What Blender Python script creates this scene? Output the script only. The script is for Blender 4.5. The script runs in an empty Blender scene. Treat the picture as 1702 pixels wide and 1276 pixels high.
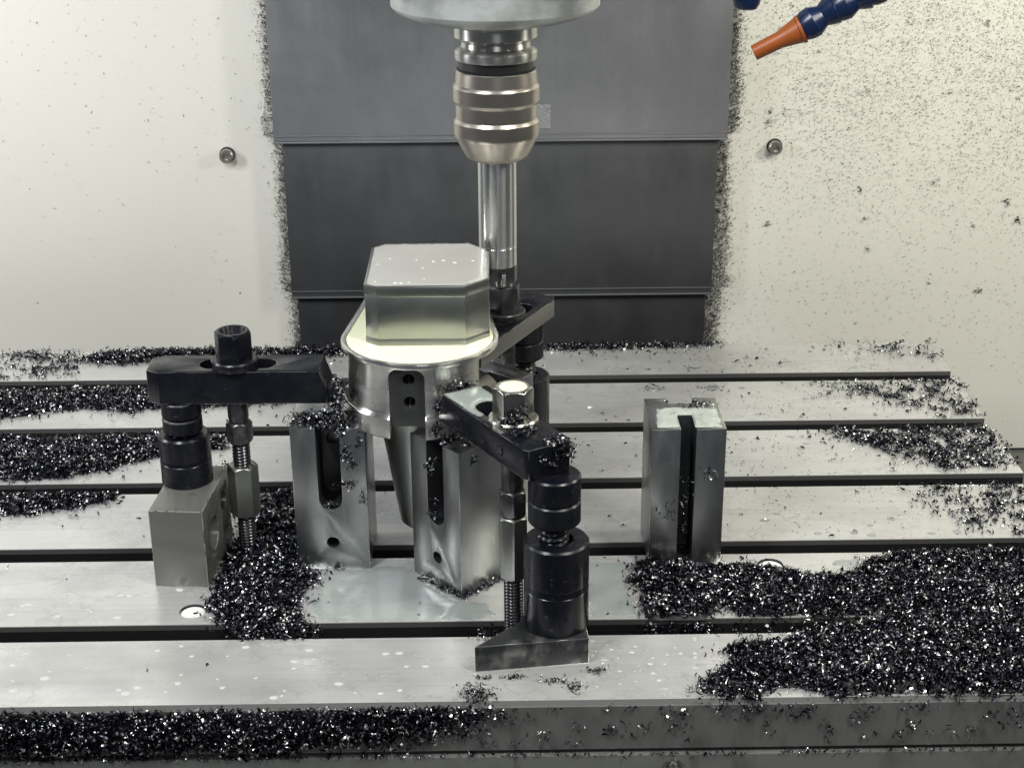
import bpy, bmesh, math, random
import numpy as np
from mathutils import Matrix, Vector

R = math.radians
S = 0.001                                   # everything below is written in millimetres
scene = bpy.context.scene
COL = scene.collection
rng = np.random.default_rng(7)
random.seed(7)

# ------------------------------------------------------------------ camera
cam_d = bpy.data.cameras.new("camera")
cam = bpy.data.objects.new("camera", cam_d)
COL.objects.link(cam)
scene.camera = cam
cam_d.sensor_width = 36.0
cam_d.lens = 36.0 * 2631.7 / 1702.0
cam_d.clip_start = 0.02
cam_d.clip_end = 30.0
pitch, yaw, roll = 0.39248, -0.009795, -0.007267
fw = Vector((-math.sin(yaw) * math.cos(pitch), math.cos(yaw) * math.cos(pitch), -math.sin(pitch)))
rt = Vector((math.cos(yaw), math.sin(yaw), 0))
up = rt.cross(fw)
c_, s_ = math.cos(roll), math.sin(roll)
rr, uu = c_ * rt + s_ * up, -s_ * rt + c_ * up
cam.matrix_world = Matrix(((rr.x, uu.x, -fw.x, 0.0), (rr.y, uu.y, -fw.y, -0.8304),
                           (rr.z, uu.z, -fw.z, 0.5094), (0, 0, 0, 1)))

# ------------------------------------------------------------------ world, lamps, exposure
world = bpy.data.worlds.new("World")
scene.world = world
world.use_nodes = True
world.node_tree.nodes["Background"].inputs[0].default_value = (0.90, 0.97, 1.08, 1)
world.node_tree.nodes["Background"].inputs[1].default_value = 0.07

def lamp(name, loc, target, size, size_y, watts, col):
    d = bpy.data.lights.new(name, 'AREA')
    d.shape = 'RECTANGLE'; d.size = size; d.size_y = size_y; d.energy = watts; d.color = col
    o = bpy.data.objects.new(name, d); COL.objects.link(o)
    o.location = loc
    o.rotation_euler = (Vector(target) - Vector(loc)).to_track_quat('-Z', 'Y').to_euler()
    return o
lamp("cabin_lamp_left", (-0.80, 0.17, 0.50), (-0.12, 0.62, 0.36), 0.10, 0.30, 3.4, (0.97, 0.98, 1.0))
lamp("cabin_lamp_right", (0.76, 0.17, 0.55), (0.12, 0.62, 0.36), 0.10, 0.30, 3.3, (1.0, 0.97, 0.82))
lamp("ceiling_lamp_left", (-0.50, -0.42, 0.95), (-0.05, -0.04, 0.0), 0.14, 0.5, 8.2, (0.97, 0.99, 1.0))
lamp("ceiling_lamp_right", (0.50, -0.40, 0.95), (0.05, 0.0, 0.0), 0.14, 0.5, 8.2, (1.0, 0.98, 0.92))
lamp("shop_lamp_behind_operator", (0.10, -1.55, 0.84), (0.0, 0.3, 0.15), 0.45, 0.18, 2.8, (0.96, 1.0, 1.0))
scene.view_settings.view_transform = 'Standard'
scene.view_settings.look = 'None'
scene.view_settings.exposure = 0.08
scene.view_settings.gamma = 1.0

# ------------------------------------------------------------------ materials
def mat(name, base=(.5, .5, .5), metal=0.0, rough=0.4, var=None, bump=None, rvar=None, island=None, alpha=1.0,
        spec=0.5, coat=0.0, trans=0.0):
    """var = list of (scale_xyz, strength, colour, lo, hi) noise layers mixed over the base colour"""
    m = bpy.data.materials.new(name); m.use_nodes = True
    nt = m.node_tree; N = nt.nodes; L = nt.links
    b = N["Principled BSDF"]
    b.inputs["Base Color"].default_value = (*base, 1)
    b.inputs["Metallic"].default_value = metal
    b.inputs["Roughness"].default_value = rough
    b.inputs["Specular IOR Level"].default_value = spec
    b.inputs["Coat Weight"].default_value = coat
    b.inputs["Coat Roughness"].default_value = 0.12
    b.inputs["Transmission Weight"].default_value = trans
    b.inputs["Alpha"].default_value = alpha
    tc = N.new("ShaderNodeTexCoord")
    def noise(scale, detail=4.0, rough_=0.6, off=0.0):
        mp = N.new("ShaderNodeMapping"); mp.inputs["Scale"].default_value = scale
        mp.inputs["Location"].default_value = (off, off * 1.7, off * 2.3)
        L.new(tc.outputs["Object"], mp.inputs[0])
        n = N.new("ShaderNodeTexNoise"); n.inputs["Scale"].default_value = 1.0
        n.inputs["Detail"].default_value = detail; n.inputs["Roughness"].default_value = rough_
        L.new(mp.outputs[0], n.inputs["Vector"])
        return n.outputs[0]
    cur = None
    for k, (sc, st, colr, lo, hi) in enumerate(var or []):
        mr = N.new("ShaderNodeMapRange"); mr.inputs[1].default_value = lo; mr.inputs[2].default_value = hi
        mr.inputs[4].default_value = st
        src = noise(sc, off=k * 3.1)
        if lo > hi:                                # tide marks: a thin line where the noise crosses the value lo
            a = N.new("ShaderNodeMath"); a.operation = 'SUBTRACT'; L.new(src, a.inputs[0]); a.inputs[1].default_value = lo
            b_ = N.new("ShaderNodeMath"); b_.operation = 'ABSOLUTE'; L.new(a.outputs[0], b_.inputs[0]); src = b_.outputs[0]
            mr.inputs[1].default_value = .012; mr.inputs[2].default_value = 0.0
        L.new(src, mr.inputs[0])
        mx = N.new("ShaderNodeMix"); mx.data_type = 'RGBA'
        L.new(mr.outputs[0], mx.inputs[0])
        if cur is None: mx.inputs[6].default_value = (*base, 1)
        else: L.new(cur, mx.inputs[6])
        mx.inputs[7].default_value = (*colr, 1)
        cur = mx.outputs[2]
    if island:
        g = N.new("ShaderNodeNewGeometry"); cr = N.new("ShaderNodeValToRGB")
        e = cr.color_ramp.elements
        while len(e) < len(island): e.new(0.5)
        for k, (p, c) in enumerate(island): e[k].position = p; e[k].color = (*c, 1)
        L.new(g.outputs["Random Per Island"], cr.inputs[0]); cur = cr.outputs[0]
    if cur is not None: L.new(cur, b.inputs["Base Color"])
    if rvar:
        sc, lo, hi = rvar
        mr = N.new("ShaderNodeMapRange"); mr.inputs[1].default_value = .3; mr.inputs[2].default_value = .7
        mr.inputs[3].default_value = lo; mr.inputs[4].default_value = hi
        L.new(noise(sc, off=9.0), mr.inputs[0]); L.new(mr.outputs[0], b.inputs["Roughness"])
    if bump:
        sc, st, dist = bump
        bp = N.new("ShaderNodeBump"); bp.inputs["Strength"].default_value = st; bp.inputs["Distance"].default_value = dist
        L.new(noise(sc, off=5.0), bp.inputs["Height"]); L.new(bp.outputs[0], b.inputs["Normal"])
    return m

M = {}
M['wall'] = mat('cream_paint', (.78, .765, .69), 0, .38,
                var=[((700, 700, 700), .35, (.50, .48, .42), .60, .72), ((5, 5, 5), .25, (.70, .69, .64), .4, .75)],
                bump=((60, 60, 60), .12, .0015))
M['floor'] = mat('grey_tray', (.16, .16, .155), .3, .45)
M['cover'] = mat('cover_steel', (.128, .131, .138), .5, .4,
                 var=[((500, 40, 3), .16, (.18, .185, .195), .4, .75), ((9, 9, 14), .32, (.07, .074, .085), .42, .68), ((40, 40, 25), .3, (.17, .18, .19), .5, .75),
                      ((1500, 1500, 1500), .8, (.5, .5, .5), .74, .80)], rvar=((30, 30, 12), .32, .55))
M['cover_lip'] = mat('cover_lip_steel', (.22, .225, .235), .7, .38)
M['table'] = mat('table_steel', (.63, .63, .62), .5, .38,
                 var=[((14, 22, 14), .45, (.34, .34, .32), .58, 0), ((40, 60, 40), .5, (.36, .36, .34), .64, 0), ((3, 600, 3), .38, (.40, .40, .38), .5, .75), ((6, 12, 6), .5, (.42, .42, .41), .48, .62), ((30, 16, 30), .35, (.36, .35, .33), .62, .70), ((7, 260, 200), .30, (.50, .49, .47), .45, .75), ((22, 26, 22), .35, (.44, .435, .40), .5, .72),
                      ((9, 14, 9), .35, (.70, .69, .66), .5, .75), ((260, 260, 260), .5, (.25, .24, .22), .70, .78)],
                 rvar=((25, 40, 25), .22, .46), bump=((60, 500, 60), .06, .0006))
M['groove'] = mat('slot_black', (.012, .012, .012), .0, .45)
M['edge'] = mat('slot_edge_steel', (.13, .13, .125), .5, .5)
M['edgesteel'] = mat('polished_edge', (.6, .6, .59), 1.0, .25)
M['greyedge'] = mat('chipped_paint_edge', (.32, .315, .30), .3, .4, var=[((150, 150, 150), .95, (.05, .045, .04), .52, .58)])
M['apron'] = mat('apron_grey', (.15, .155, .145), .2, .42, var=[((25, 25, 6), .6, (.08, .078, .07), .6, .66), ((30, 30, 20), .5, (.06, .055, .05), .5, .7)])
M['steel'] = mat('ground_steel', (.42, .43, .43), 1.0, .32,
                 var=[((30, 30, 16), .5, (.33, .33, .31), .56, 0), ((60, 60, 20), .5, (.30, .30, .28), .5, .72), ((300, 300, 300), .4, (.2, .2, .19), .66, .74)],
                 rvar=((120, 120, 45), .27, .38), bump=((700, 700, 25), .10, .0004))
M['turned'] = mat('turned_steel', (.76, .75, .71), 1.0, .2, var=[((14, 14, 60), .3, (.42, .42, .39), .45, .7), ((60, 60, 20), .25, (.4, .4, .38), .58, 0)],
                  rvar=((14, 14, 90), .2, .32))
M['milled'] = mat('milled_steel', (.36, .37, .35), 1.0, .24, var=[((30, 30, 30), .4, (.30, .31, .29), .45, .7)],
                  rvar=((40, 40, 40), .28, .38), bump=((20, 20, 900), .05, .0003))
M['pad'] = mat('pad_steel', (.075, .08, .078), .7, .4)  # dark reflection on the recessed pad is put into this colour
M['recess_shade'] = mat('painted_recess', (.035, .036, .04), .5, .35)
M['wetfilm'] = mat('block_top_film', (.50, .492, .455), .2, .22, var=[((25, 25, 25), .35, (.40, .392, .36), .45, .7)])
M['black'] = mat('black_oxide', (.004, .0045, .008), .0, .27, spec=.34,
                 var=[((30, 30, 30), .5, (.018, .019, .023), .45, .7), ((220, 220, 220), .55, (.07, .07, .072), .64, .72), ((25, 300, 300), .5, (.05, .05, .052), .66, .75)], rvar=((60, 60, 60), .18, .38),
                 bump=((300, 300, 300), .06, .0004))
M['wornedge'] = mat('rubbed_bright_edge', (.34, .34, .33), 1.0, .35, var=[((80, 80, 80), .9, (.03, .03, .033), .45, .6)])
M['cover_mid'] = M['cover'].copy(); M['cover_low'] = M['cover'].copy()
M['sidegrey'] = mat('grey_strap_side', (.17, .167, .158), .8, .42, var=[((50, 50, 50), .5, (.17, .17, .16), .45, .7)])
M['worn'] = mat('worn_black_steel', (.05, .052, .055), .7, .3, var=[((90, 90, 60), .8, (.2, .2, .19), .5, .7)],
                rvar=((80, 80, 60), .2, .4))
M['thread'] = mat('thread_steel', (.06, .06, .065), .85, .25)
M['nutsteel'] = mat('bright_nut_steel', (.42, .42, .39), 1.0, .25, var=[((120, 120, 120), .6, (.2, .2, .19), .5, .7)])
M['greycast'] = mat('grey_painted_iron', (.15, .147, .136), .3, .27,
                    var=[((35, 35, 60), .5, (.05, .045, .04), .66, .72), ((90, 90, 90), .7, (.06, .055, .05), .66, .74), ((20, 20, 30), .3, (.14, .138, .128), .4, .7)])
M['chuck'] = mat('satin_nickel', (.50, .465, .415), 1.0, .32, var=[((5, 5, 700), .25, (.36, .335, .30), .4, .7)])
M['carbon'] = mat('tool_flange_steel', (.50, .50, .48), 1.0, .32, var=[((6, 6, 300), .4, (.3, .3, .29), .4, .7)])
M['shank'] = mat('shank_steel', (.66, .67, .66), 1.0, .26, rvar=((160, 160, 3), .18, .34))
M['darkhead'] = mat('cutter_head', (.12, .13, .13), .9, .25)
M['rubber'] = mat('black_rubber', (.012, .012, .014), 0, .45)
M['nose'] = mat('galvanised_nose', (.60, .635, .62), .35, .36,
                var=[((30, 30, 40), .7, (.30, .32, .31), .42, .62), ((90, 90, 90), .4, (.66, .68, .66), .55, .7)])
M['blue'] = mat('blue_plastic', (.006, .016, .055), 0, .28)
M['orange'] = mat('orange_plastic', (.30, .072, .011), 0, .42, var=[((40, 40, 40), .4, (.30, .085, .02), .4, .7)])
M['milk'] = mat('milky_coolant', (.84, .85, .60), 0, .10, spec=.5)
M['milkgrey'] = mat('thin_coolant', (.27, .305, .285), 0, .1)
M['drop'] = mat('coolant_drop', (.57, .565, .55), 0, .45)
M['wet'] = mat('wet_sheen', (.31, .335, .325), .1, .09, var=[((20, 30, 20), .5, (.42, .44, .42), .4, .7), ((25, 40, 25), .4, (.2, .21, .2), .56, 0)])
M['coupling'] = mat('grey_coupling_steel', (.24, .25, .235), .9, .36, var=[((70, 70, 40), .6, (.12, .12, .115), .45, .7)])
M['whitegreen'] = mat('pale_coolant', (.44, .48, .43), 0, .1, var=[((90, 90, 90), .6, (.22, .23, .2), .52, .66)])
M['white'] = mat('white_coolant', (.80, .81, .78), 0, .10)
M['tape'] = mat('clear_tape', (.6, .61, .62), 0, .08, alpha=.26, bump=((200, 200, 60), .5, .002))
M['brass'] = mat('bolt_steel', (.50, .48, .43), 1.0, .33)
M['chip'] = mat('swarf', metal=1.0, rough=.33, island=[(0.0, (.012, .013, .02)), (.40, (.05, .052, .07)), (.68, (.16, .16, .175)), (.84, (.5, .5, .5)), (.93, (.95, .95, .93))])  # brightest tones paint the glints on the chips
for n_ in M['chip'].node_tree.nodes:
    if n_.type == 'VALTORGB': n_.color_ramp.interpolation = 'CONSTANT'
M['chipdark'] = mat('swarf_bed', (.010, .010, .013), .4, .5)
M['speck'] = mat('stuck_swarf', metal=.7, rough=.4, island=[(0.0, (.015, .015, .015)), (.6, (.07, .07, .065)), (.88, (.2, .2, .19)), (1.0, (.6, .6, .56))])

# ------------------------------------------------------------------ helpers
def link(name, me, m, parent=None):
    o = bpy.data.objects.new(name, me); COL.objects.link(o)
    if m is not None and len(me.materials) < 2:
        me.materials.clear(); me.materials.append(m)
    if parent is not None: o.parent = parent
    return o

def thing(name, label, cat, loc=(0, 0, 0), rz=0.0, group=None):
    o = bpy.data.objects.new(name, None); COL.objects.link(o)
    o.empty_display_size = .01
    o.location = Vector(loc) * S; o.rotation_euler = (0, 0, rz)
    o['label'] = label; o['category'] = cat
    if group: o['group'] = group
    return o

def tag(o, label, cat=None, kind=None, group=None):
    o['label'] = label
    if cat: o['category'] = cat
    if kind: o['kind'] = kind
    if group: o['group'] = group
    return o

def to_mesh(bm, name='m'):
    bmesh.ops.recalc_face_normals(bm, faces=bm.faces)
    me = bpy.data.meshes.new(name); bm.to_mesh(me); bm.free()
    return me

def prism(poly, z0, z1, axis='z'):
    """poly = list of (a,b); extruded along an axis. axis z: (x,y); axis y: (x,z); axis x: (y,z)"""
    bm = bmesh.new()
    f = {'z': lambda a, b, h: (a, b, h), 'y': lambda a, b, h: (a, h, b), 'x': lambda a, b, h: (h, a, b)}[axis]
    lo = [bm.verts.new(f(a, b, z0)) for a, b in poly]; hi = [bm.verts.new(f(a, b, z1)) for a, b in poly]
    n = len(poly)
    bm.faces.new(lo); bm.faces.new(hi)
    for i in range(n): bm.faces.new((lo[i], lo[(i + 1) % n], hi[(i + 1) % n], hi[i]))
    return bm

def box(x0, x1, y0, y1, z0, z1):
    return prism([(x0, y0), (x1, y0), (x1, y1), (x0, y1)], z0, z1)

def circle(cx, cy, r, n=40, a0=0.0):
    return [(cx + r * math.cos(a0 + 2 * math.pi * i / n), cy + r * math.sin(a0 + 2 * math.pi * i / n)) for i in range(n)]

def obround(cx, cy, half, r, n=14):
    p = [(cx + half + r * math.cos(a), cy + r * math.sin(a)) for a in np.linspace(-math.pi / 2, math.pi / 2, n)]
    p += [(cx - half + r * math.cos(a), cy + r * math.sin(a)) for a in np.linspace(math.pi / 2, 1.5 * math.pi, n)]
    return p

def lathe(prof, n=64, cx=0, cy=0):
    bm = bmesh.new(); rings = []
    for r, z in prof:
        if r < 1e-6: rings.append([bm.verts.new((cx, cy, z))])
        else: rings.append([bm.verts.new((cx + r * math.cos(2 * math.pi * i / n), cy + r * math.sin(2 * math.pi * i / n), z)) for i in range(n)])
    for a, b in zip(rings, rings[1:]):
        for i in range(n):
            j = (i + 1) % n
            if len(a) == 1 and len(b) == 1: continue
            if len(a) == 1: bm.faces.new((a[0], b[i], b[j]))
            elif len(b) == 1: bm.faces.new((a[i], b[0], a[j]))
            else: bm.faces.new((a[i], a[j], b[j], b[i]))
    for ring in (rings[0], rings[-1]):
        if len(ring) > 1: bm.faces.new(ring)
    return bm

def screw_thread(r, z0, z1, pitch_, depth=.9, n=28, cx=0, cy=0):
    steps = max(4, int((z1 - z0) / pitch_ * 6))
    bm = bmesh.new(); rows = []
    for k in range(steps + 1):
        z = z0 + (z1 - z0) * k / steps; row = []
        for i in range(n):
            t = ((z - z0) / pitch_ - i / n) % 1.0
            rr_ = r - depth * abs(2 * t - 1)
            a = 2 * math.pi * i / n
            row.append(bm.verts.new((cx + rr_ * math.cos(a), cy + rr_ * math.sin(a), z)))
        rows.append(row)
    for a, b in zip(rows, rows[1:]):
        for i in range(n):
            j = (i + 1) % n; bm.faces.new((a[i], a[j], b[j], b[i]))
    bm.faces.new(rows[0]); bm.faces.new(rows[-1])
    return bm

def join_bm(*bms):
    out = bmesh.new()
    for b in bms:
        me = to_mesh(b, 't'); out.from_mesh(me); bpy.data.meshes.remove(me)
    return out

def xf(bm, m):
    bmesh.ops.transform(bm, matrix=m, verts=bm.verts); return bm

def part(name, bm, m, parent=None, cuts=(), keep=None, bev=.5, segs=2, ang=35, scale=True, edge=None):
    """bmesh in mm -> one mesh object; cuts are bmeshes subtracted, keep is intersected, edges are bevelled"""
    me = to_mesh(bm, name)
    if edge: me.materials.append(m); me.materials.append(M[edge])
    if cuts or keep is not None or bev:
        t = bpy.data.objects.new('tmp', me); COL.objects.link(t); tmp = []
        for c, op in [(c, 'DIFFERENCE') for c in cuts] + ([(keep, 'INTERSECT')] if keep is not None else []):
            co = bpy.data.objects.new('cut', to_mesh(c, 'cut')); COL.objects.link(co); tmp.append(co)
            md = t.modifiers.new('b', 'BOOLEAN'); md.object = co; md.operation = op; md.solver = 'EXACT'
        if bev:
            md = t.modifiers.new('v', 'BEVEL'); md.width = bev; md.segments = segs; md.limit_method = 'ANGLE'; md.angle_limit = R(ang)
            md.use_clamp_overlap = True
            if edge: md.material = 1
        dg = bpy.context.evaluated_depsgraph_get(); dg.update()
        me2 = bpy.data.meshes.new_from_object(t.evaluated_get(dg))
        for o in [t] + tmp:
            d = o.data; bpy.data.objects.remove(o); bpy.data.meshes.remove(d)
        me = me2; me.name = name
    if scale: me.transform(Matrix.Scale(S, 4))
    me.shade_smooth() if hasattr(me, 'shade_smooth') else None
    for p in me.polygons: p.use_smooth = True
    me.set_sharp_from_angle(angle=R(28))
    return link(name, me, m, parent)

def copy_tree(o, parent=None):
    c = o.copy(); COL.objects.link(c)
    if parent is not None: c.parent = parent
    for ch in list(o.children): copy_tree(ch, c)
    return c

# ------------------------------------------------------------------ value noise and polygon distance (numpy)
_G = rng.random((256, 256))
def vnoise(x, y):
    xi = np.floor(x).astype(int); yi = np.floor(y).astype(int); fx = x - xi; fy = y - yi
    fx = fx * fx * (3 - 2 * fx); fy = fy * fy * (3 - 2 * fy)
    g = lambda a, b: _G[a % 256, b % 256]
    return (g(xi, yi) * (1 - fx) + g(xi + 1, yi) * fx) * (1 - fy) + (g(xi, yi + 1) * (1 - fx) + g(xi + 1, yi + 1) * fx) * fy
def fbm(x, y): return .55 * vnoise(x, y) + .3 * vnoise(2.1 * x + 7, 2.1 * y) + .15 * vnoise(4.3 * x, 4.3 * y + 3)
def sdist(poly, x, y):
    """signed distance, positive inside"""
    P = np.asarray(poly, float); Q = np.roll(P, -1, 0)
    d = np.full(x.shape, 1e9); ins = np.zeros(x.shape, bool)
    for (x0, y0), (x1, y1) in zip(P, Q):
        ex, ey = x1 - x0, y1 - y0
        t = np.clip(((x - x0) * ex + (y - y0) * ey) / (ex * ex + ey * ey + 1e-9), 0, 1)
        d = np.minimum(d, np.hypot(x - x0 - t * ex, y - y0 - t * ey))
        cr = ((y0 > y) != (y1 > y)) & (x < (x1 - x0) * (y - y0) / (y1 - y0 + 1e-12) + x0)
        ins ^= cr
    return np.where(ins, d, -d)

def heightfield(fn, x0, x1, y0, y1, st):
    """bmesh of the cells where fn(x,y) > 0"""
    xs = np.arange(x0, x1 + st, st); ys = np.arange(y0, y1 + st, st)
    X, Y = np.meshgrid(xs, ys, indexing='ij'); Z = fn(X, Y)
    bm = bmesh.new(); idx = {}
    ok = Z > 0
    any_ = ok[:-1, :-1] | ok[1:, :-1] | ok[:-1, 1:] | ok[1:, 1:]
    def v(i, j):
        k = (i, j)
        if k not in idx: idx[k] = bm.verts.new((X[i, j], Y[i, j], max(Z[i, j], -.4)))
        return idx[k]
    for i, j in zip(*np.nonzero(any_)):
        bm.faces.new((v(i, j), v(i + 1, j), v(i + 1, j + 1), v(i, j + 1)))
    return bm

# ------------------------------------------------------------------ swarf
def curl(a, r, w, n, grow=.0, rise=0.0):
    v = []
    for k in range(n + 1):
        t = a * k / n; q = r * (1 + grow * k / n)
        taper = .35 + .65 * math.sin(math.pi * (k + .35) / (n + .7))
        for s in (-.5, .5):
            v.append((q * math.cos(t), q * math.sin(t), s * w * taper + rise * k / n))
    f = [(2 * k, 2 * k + 2, 2 * k + 3, 2 * k + 1) for k in range(n)]
    return np.array(v), np.array(f)
CURLS = [curl(4.2, 1.25, 1.0, 6, .3, .5), curl(5.6, 1.0, .9, 7, .5, 1.0), curl(2.6, 1.6, 1.1, 4, .1, .3),
         curl(7.6, .95, .8, 9, .25, 1.8), curl(1.7, 1.5, 1.4, 3, .0, .1), curl(3.4, .8, 1.2, 5, .6, .2), curl(2.2, .7, .6, 4, .2, .2), curl(3.8, .9, .6, 5, .2, .5)] * 3 + [curl(16, 1.0, .6, 20, .2, 6.5), curl(2.2, 4.2, .7, 8, .3, 1.0)]
FLECKS = [curl(1.6, .75, .5, 2), curl(2.6, .6, .42, 3), curl(.9, 1.7, .42, 2), curl(.6, 2.6, .4, 2)]

def rand_rot(n, flat=None):
    if flat is None:
        q = rng.normal(size=(n, 4)); q /= np.linalg.norm(q, axis=1, keepdims=True)
        w, x, y, z = q.T
    else:
        az = rng.random(n) * 2 * np.pi; ti = rng.normal(size=n) * flat; ta = rng.random(n) * 2 * np.pi
        # tilt about a random horizontal axis, then spin
        w1, x1, y1 = np.cos(ti / 2), np.sin(ti / 2) * np.cos(ta), np.sin(ti / 2) * np.sin(ta)
        cw, sw = np.cos(az / 2), np.sin(az / 2)
        w, x, y, z = cw * w1, cw * x1 - sw * y1, cw * y1 + sw * x1, sw * w1
    m = np.empty((n, 3, 3))
    m[:, 0] = np.stack([1 - 2 * (y * y + z * z), 2 * (x * y - w * z), 2 * (x * z + w * y)], -1)
    m[:, 1] = np.stack([2 * (x * y + w * z), 1 - 2 * (x * x + z * z), 2 * (y * z - w * x)], -1)
    m[:, 2] = np.stack([2 * (x * z - w * y), 2 * (y * z + w * x), 1 - 2 * (x * x + y * y)], -1)
    return m

def chip_mesh(pts, size=(.65, 1.45), temps=CURLS, flat=None, basis=None, base=None):
    pts = np.asarray(pts, float); n = len(pts)
    V, F, off = [], [], 0
    if base is not None:
        me = to_mesh(base, 'b'); bv = np.zeros(len(me.vertices) * 3); me.vertices.foreach_get('co', bv)
        V.append(bv.reshape(-1, 3)); F.append(np.array([list(p.vertices) for p in me.polygons if len(p.vertices) == 4], int).reshape(-1, 4))
        nb = len(F[0]); off = len(V[0]); bpy.data.meshes.remove(me)
    else: nb = 0
    pick = rng.integers(0, len(temps), n)
    for k, (tv, tf) in enumerate(temps):
        p = pts[pick == k]; m = len(p)
        if not m: continue
        rot = rand_rot(m, flat)
        if basis is not None: rot = np.asarray(basis) @ rot
        sc = size[0] + (size[1] - size[0]) * rng.random(m)
        v = np.einsum('nij,vj->nvi', rot, tv - tv.mean(0)) * sc[:, None, None] + p[:, None, :]
        V.append(v.reshape(-1, 3))
        F.append((tf[None] + (np.arange(m) * len(tv))[:, None, None] + off).reshape(-1, 4)); off += m * len(tv)
    V = np.concatenate(V) * S; F = np.concatenate(F)
    me = bpy.data.meshes.new('swarf')
    me.vertices.add(len(V)); me.vertices.foreach_set('co', V.ravel())
    me.loops.add(F.size); me.loops.foreach_set('vertex_index', F.ravel().astype(np.int32))
    me.polygons.add(len(F)); me.polygons.foreach_set('loop_start', np.arange(0, F.size, 4, dtype=np.int32))
    me.update(calc_edges=True)
    return me, nb

def swarf(name, pts, label, m=None, base=None, **kw):
    me, nb = chip_mesh(pts, base=base, **kw)
    o = link(name, me, m or M['chip'])
    if nb:
        me.materials.append(M['chipdark'])
        mi = np.zeros(len(me.polygons), np.int32); mi[:nb] = 1
        me.polygons.foreach_set('material_index', mi)
    return tag(o, label, 'metal swarf', 'stuff')

SLOT_Y = [0, 100, 200, 300, 400]
def in_slot(y): return np.any([(y > s) & (y < s + 18) for s in SLOT_Y], axis=0)

def pile(polys, density, H, label, sparse=0.0, fill_slot=False, lumps=1.0, name='swarf_pile', edge=9.0):
    """heap of chips on the table: a dark bed with loose curls lying over it; density = chips per mm2"""
    allp = np.concatenate([np.asarray(p) for p in polys])
    x0, y0 = allp.min(0) - 6; x1, y1 = allp.max(0) + 6
    def sd(x, y):
        d = np.max([sdist(p, x, y) for p in polys], axis=0)
        return d + (fbm(x * .09, y * .09) - .5) * 9 * lumps + (fbm(x * .33, y * .33) - .5) * 4 * lumps
    def hgt(x, y):
        d = sd(x, y) - sparse * 14 * (fbm(x * .12 + 9, y * .12) - .25)
        h = H * np.clip(d / edge, -1, 1) * (.35 + 1.2 * fbm(x * .11 + 20, y * .11)) - 1.1 - 5 * np.clip(.34 - fbm(x * .085 + 31, y * .085 + 11), 0, 1) * H
        if not fill_slot: h = np.where(in_slot(y), -1, h)
        return h
    bed = heightfield(hgt, x0, x1, y0, y1, 2.2) if sparse < .4 else None
    n = int((x1 - x0) * (y1 - y0) * density * .85)
    x = x0 + rng.random(n) * (x1 - x0); y = y0 + rng.random(n) * (y1 - y0)
    d = sd(x, y)
    p = np.clip(.35 + d / 10, 0, 1) ** 1.3
    if sparse: p *= np.clip(1.5 - sparse * 3.2 * fbm(x * .10 + 4, y * .16 + 8), .05, 1)
    p = p * np.clip(.25 + 2.6 * fbm(x * .085 + 31, y * .085 + 11) , 0, 1) + .05 * np.exp(np.minimum(d, 0) / 7) * (d < 3)
    k = rng.random(n) < p; x, y = x[k], y[k]
    h = hgt(x, y)
    z = np.maximum(h if bed is not None else 0, 0) + .7 + rng.random(len(x)) ** 2 * 2.2
    if not fill_slot:
        sl = in_slot(y); z = np.where(sl, -2 - 9 * rng.random(len(x)), z)
    if bed is not None and not len(bed.faces): bed = None
    return swarf(name, np.stack([x, y, z], -1), label, base=bed)

# ------------------------------------------------------------------ SETTING: wall, tray floor
WY = 620.0
wall = part('wall', box(-900, 900, WY, WY + 6, -167, 620), M['wall'], bev=0)
wall['kind'] = 'structure'; wall['label'] = 'cream painted back wall of the machine cabin speckled with swarf'
fl = part('floor', box(-1200, 1200, -300, 640, -182, -170), M['floor'], bev=0)
fl['kind'] = 'structure'; fl['label'] = 'grey sheet metal tray floor below the machine table'
def wall_bolt(x, z):
    b = part('bolt', lathe([(6.3, 0), (6.3, -9.2), (5.7, -9.8), (3.5, -9.8), (3.2, -5.5), (0, -5.5)], 32), M['brass'], bev=0)
    b.data.transform(Matrix.Rotation(R(-90), 4, 'X'))   # head faces the operator
    b.location = Vector((x, WY - .2, z)) * S; b.parent = wall
    w = part('washer', lathe([(7.3, -.4), (7.3, -1.6), (6.4, -1.6), (6.4, -.4)], 32), M['worn'], b, bev=0)
    w.data.transform(Matrix.Rotation(R(-90), 4, 'X'))
    return b
for x, z in ((-249.7, 143.8), (261.2, 146.7)): wall_bolt(x, z)

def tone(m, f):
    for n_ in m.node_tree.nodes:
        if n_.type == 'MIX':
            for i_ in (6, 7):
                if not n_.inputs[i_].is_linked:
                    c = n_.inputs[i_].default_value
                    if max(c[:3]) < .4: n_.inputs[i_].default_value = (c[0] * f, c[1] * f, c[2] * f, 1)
def turned_grain(m, a):
    nt = m.node_tree; b = nt.nodes["Principled BSDF"]
    t = nt.nodes.new("ShaderNodeTangent"); t.direction_type = 'RADIAL'; t.axis = 'Z'
    nt.links.new(t.outputs[0], b.inputs["Tangent"])
    b.inputs["Anisotropic"].default_value = a; b.inputs["Anisotropic Rotation"].default_value = .25
for n_ in ('turned', 'shank', 'carbon'): turned_grain(M[n_], .8)
tone(M['cover'], 1.9); tone(M['cover_mid'], .72); tone(M['cover_low'], .36)   # light gradient down the plates put into their colours
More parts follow.
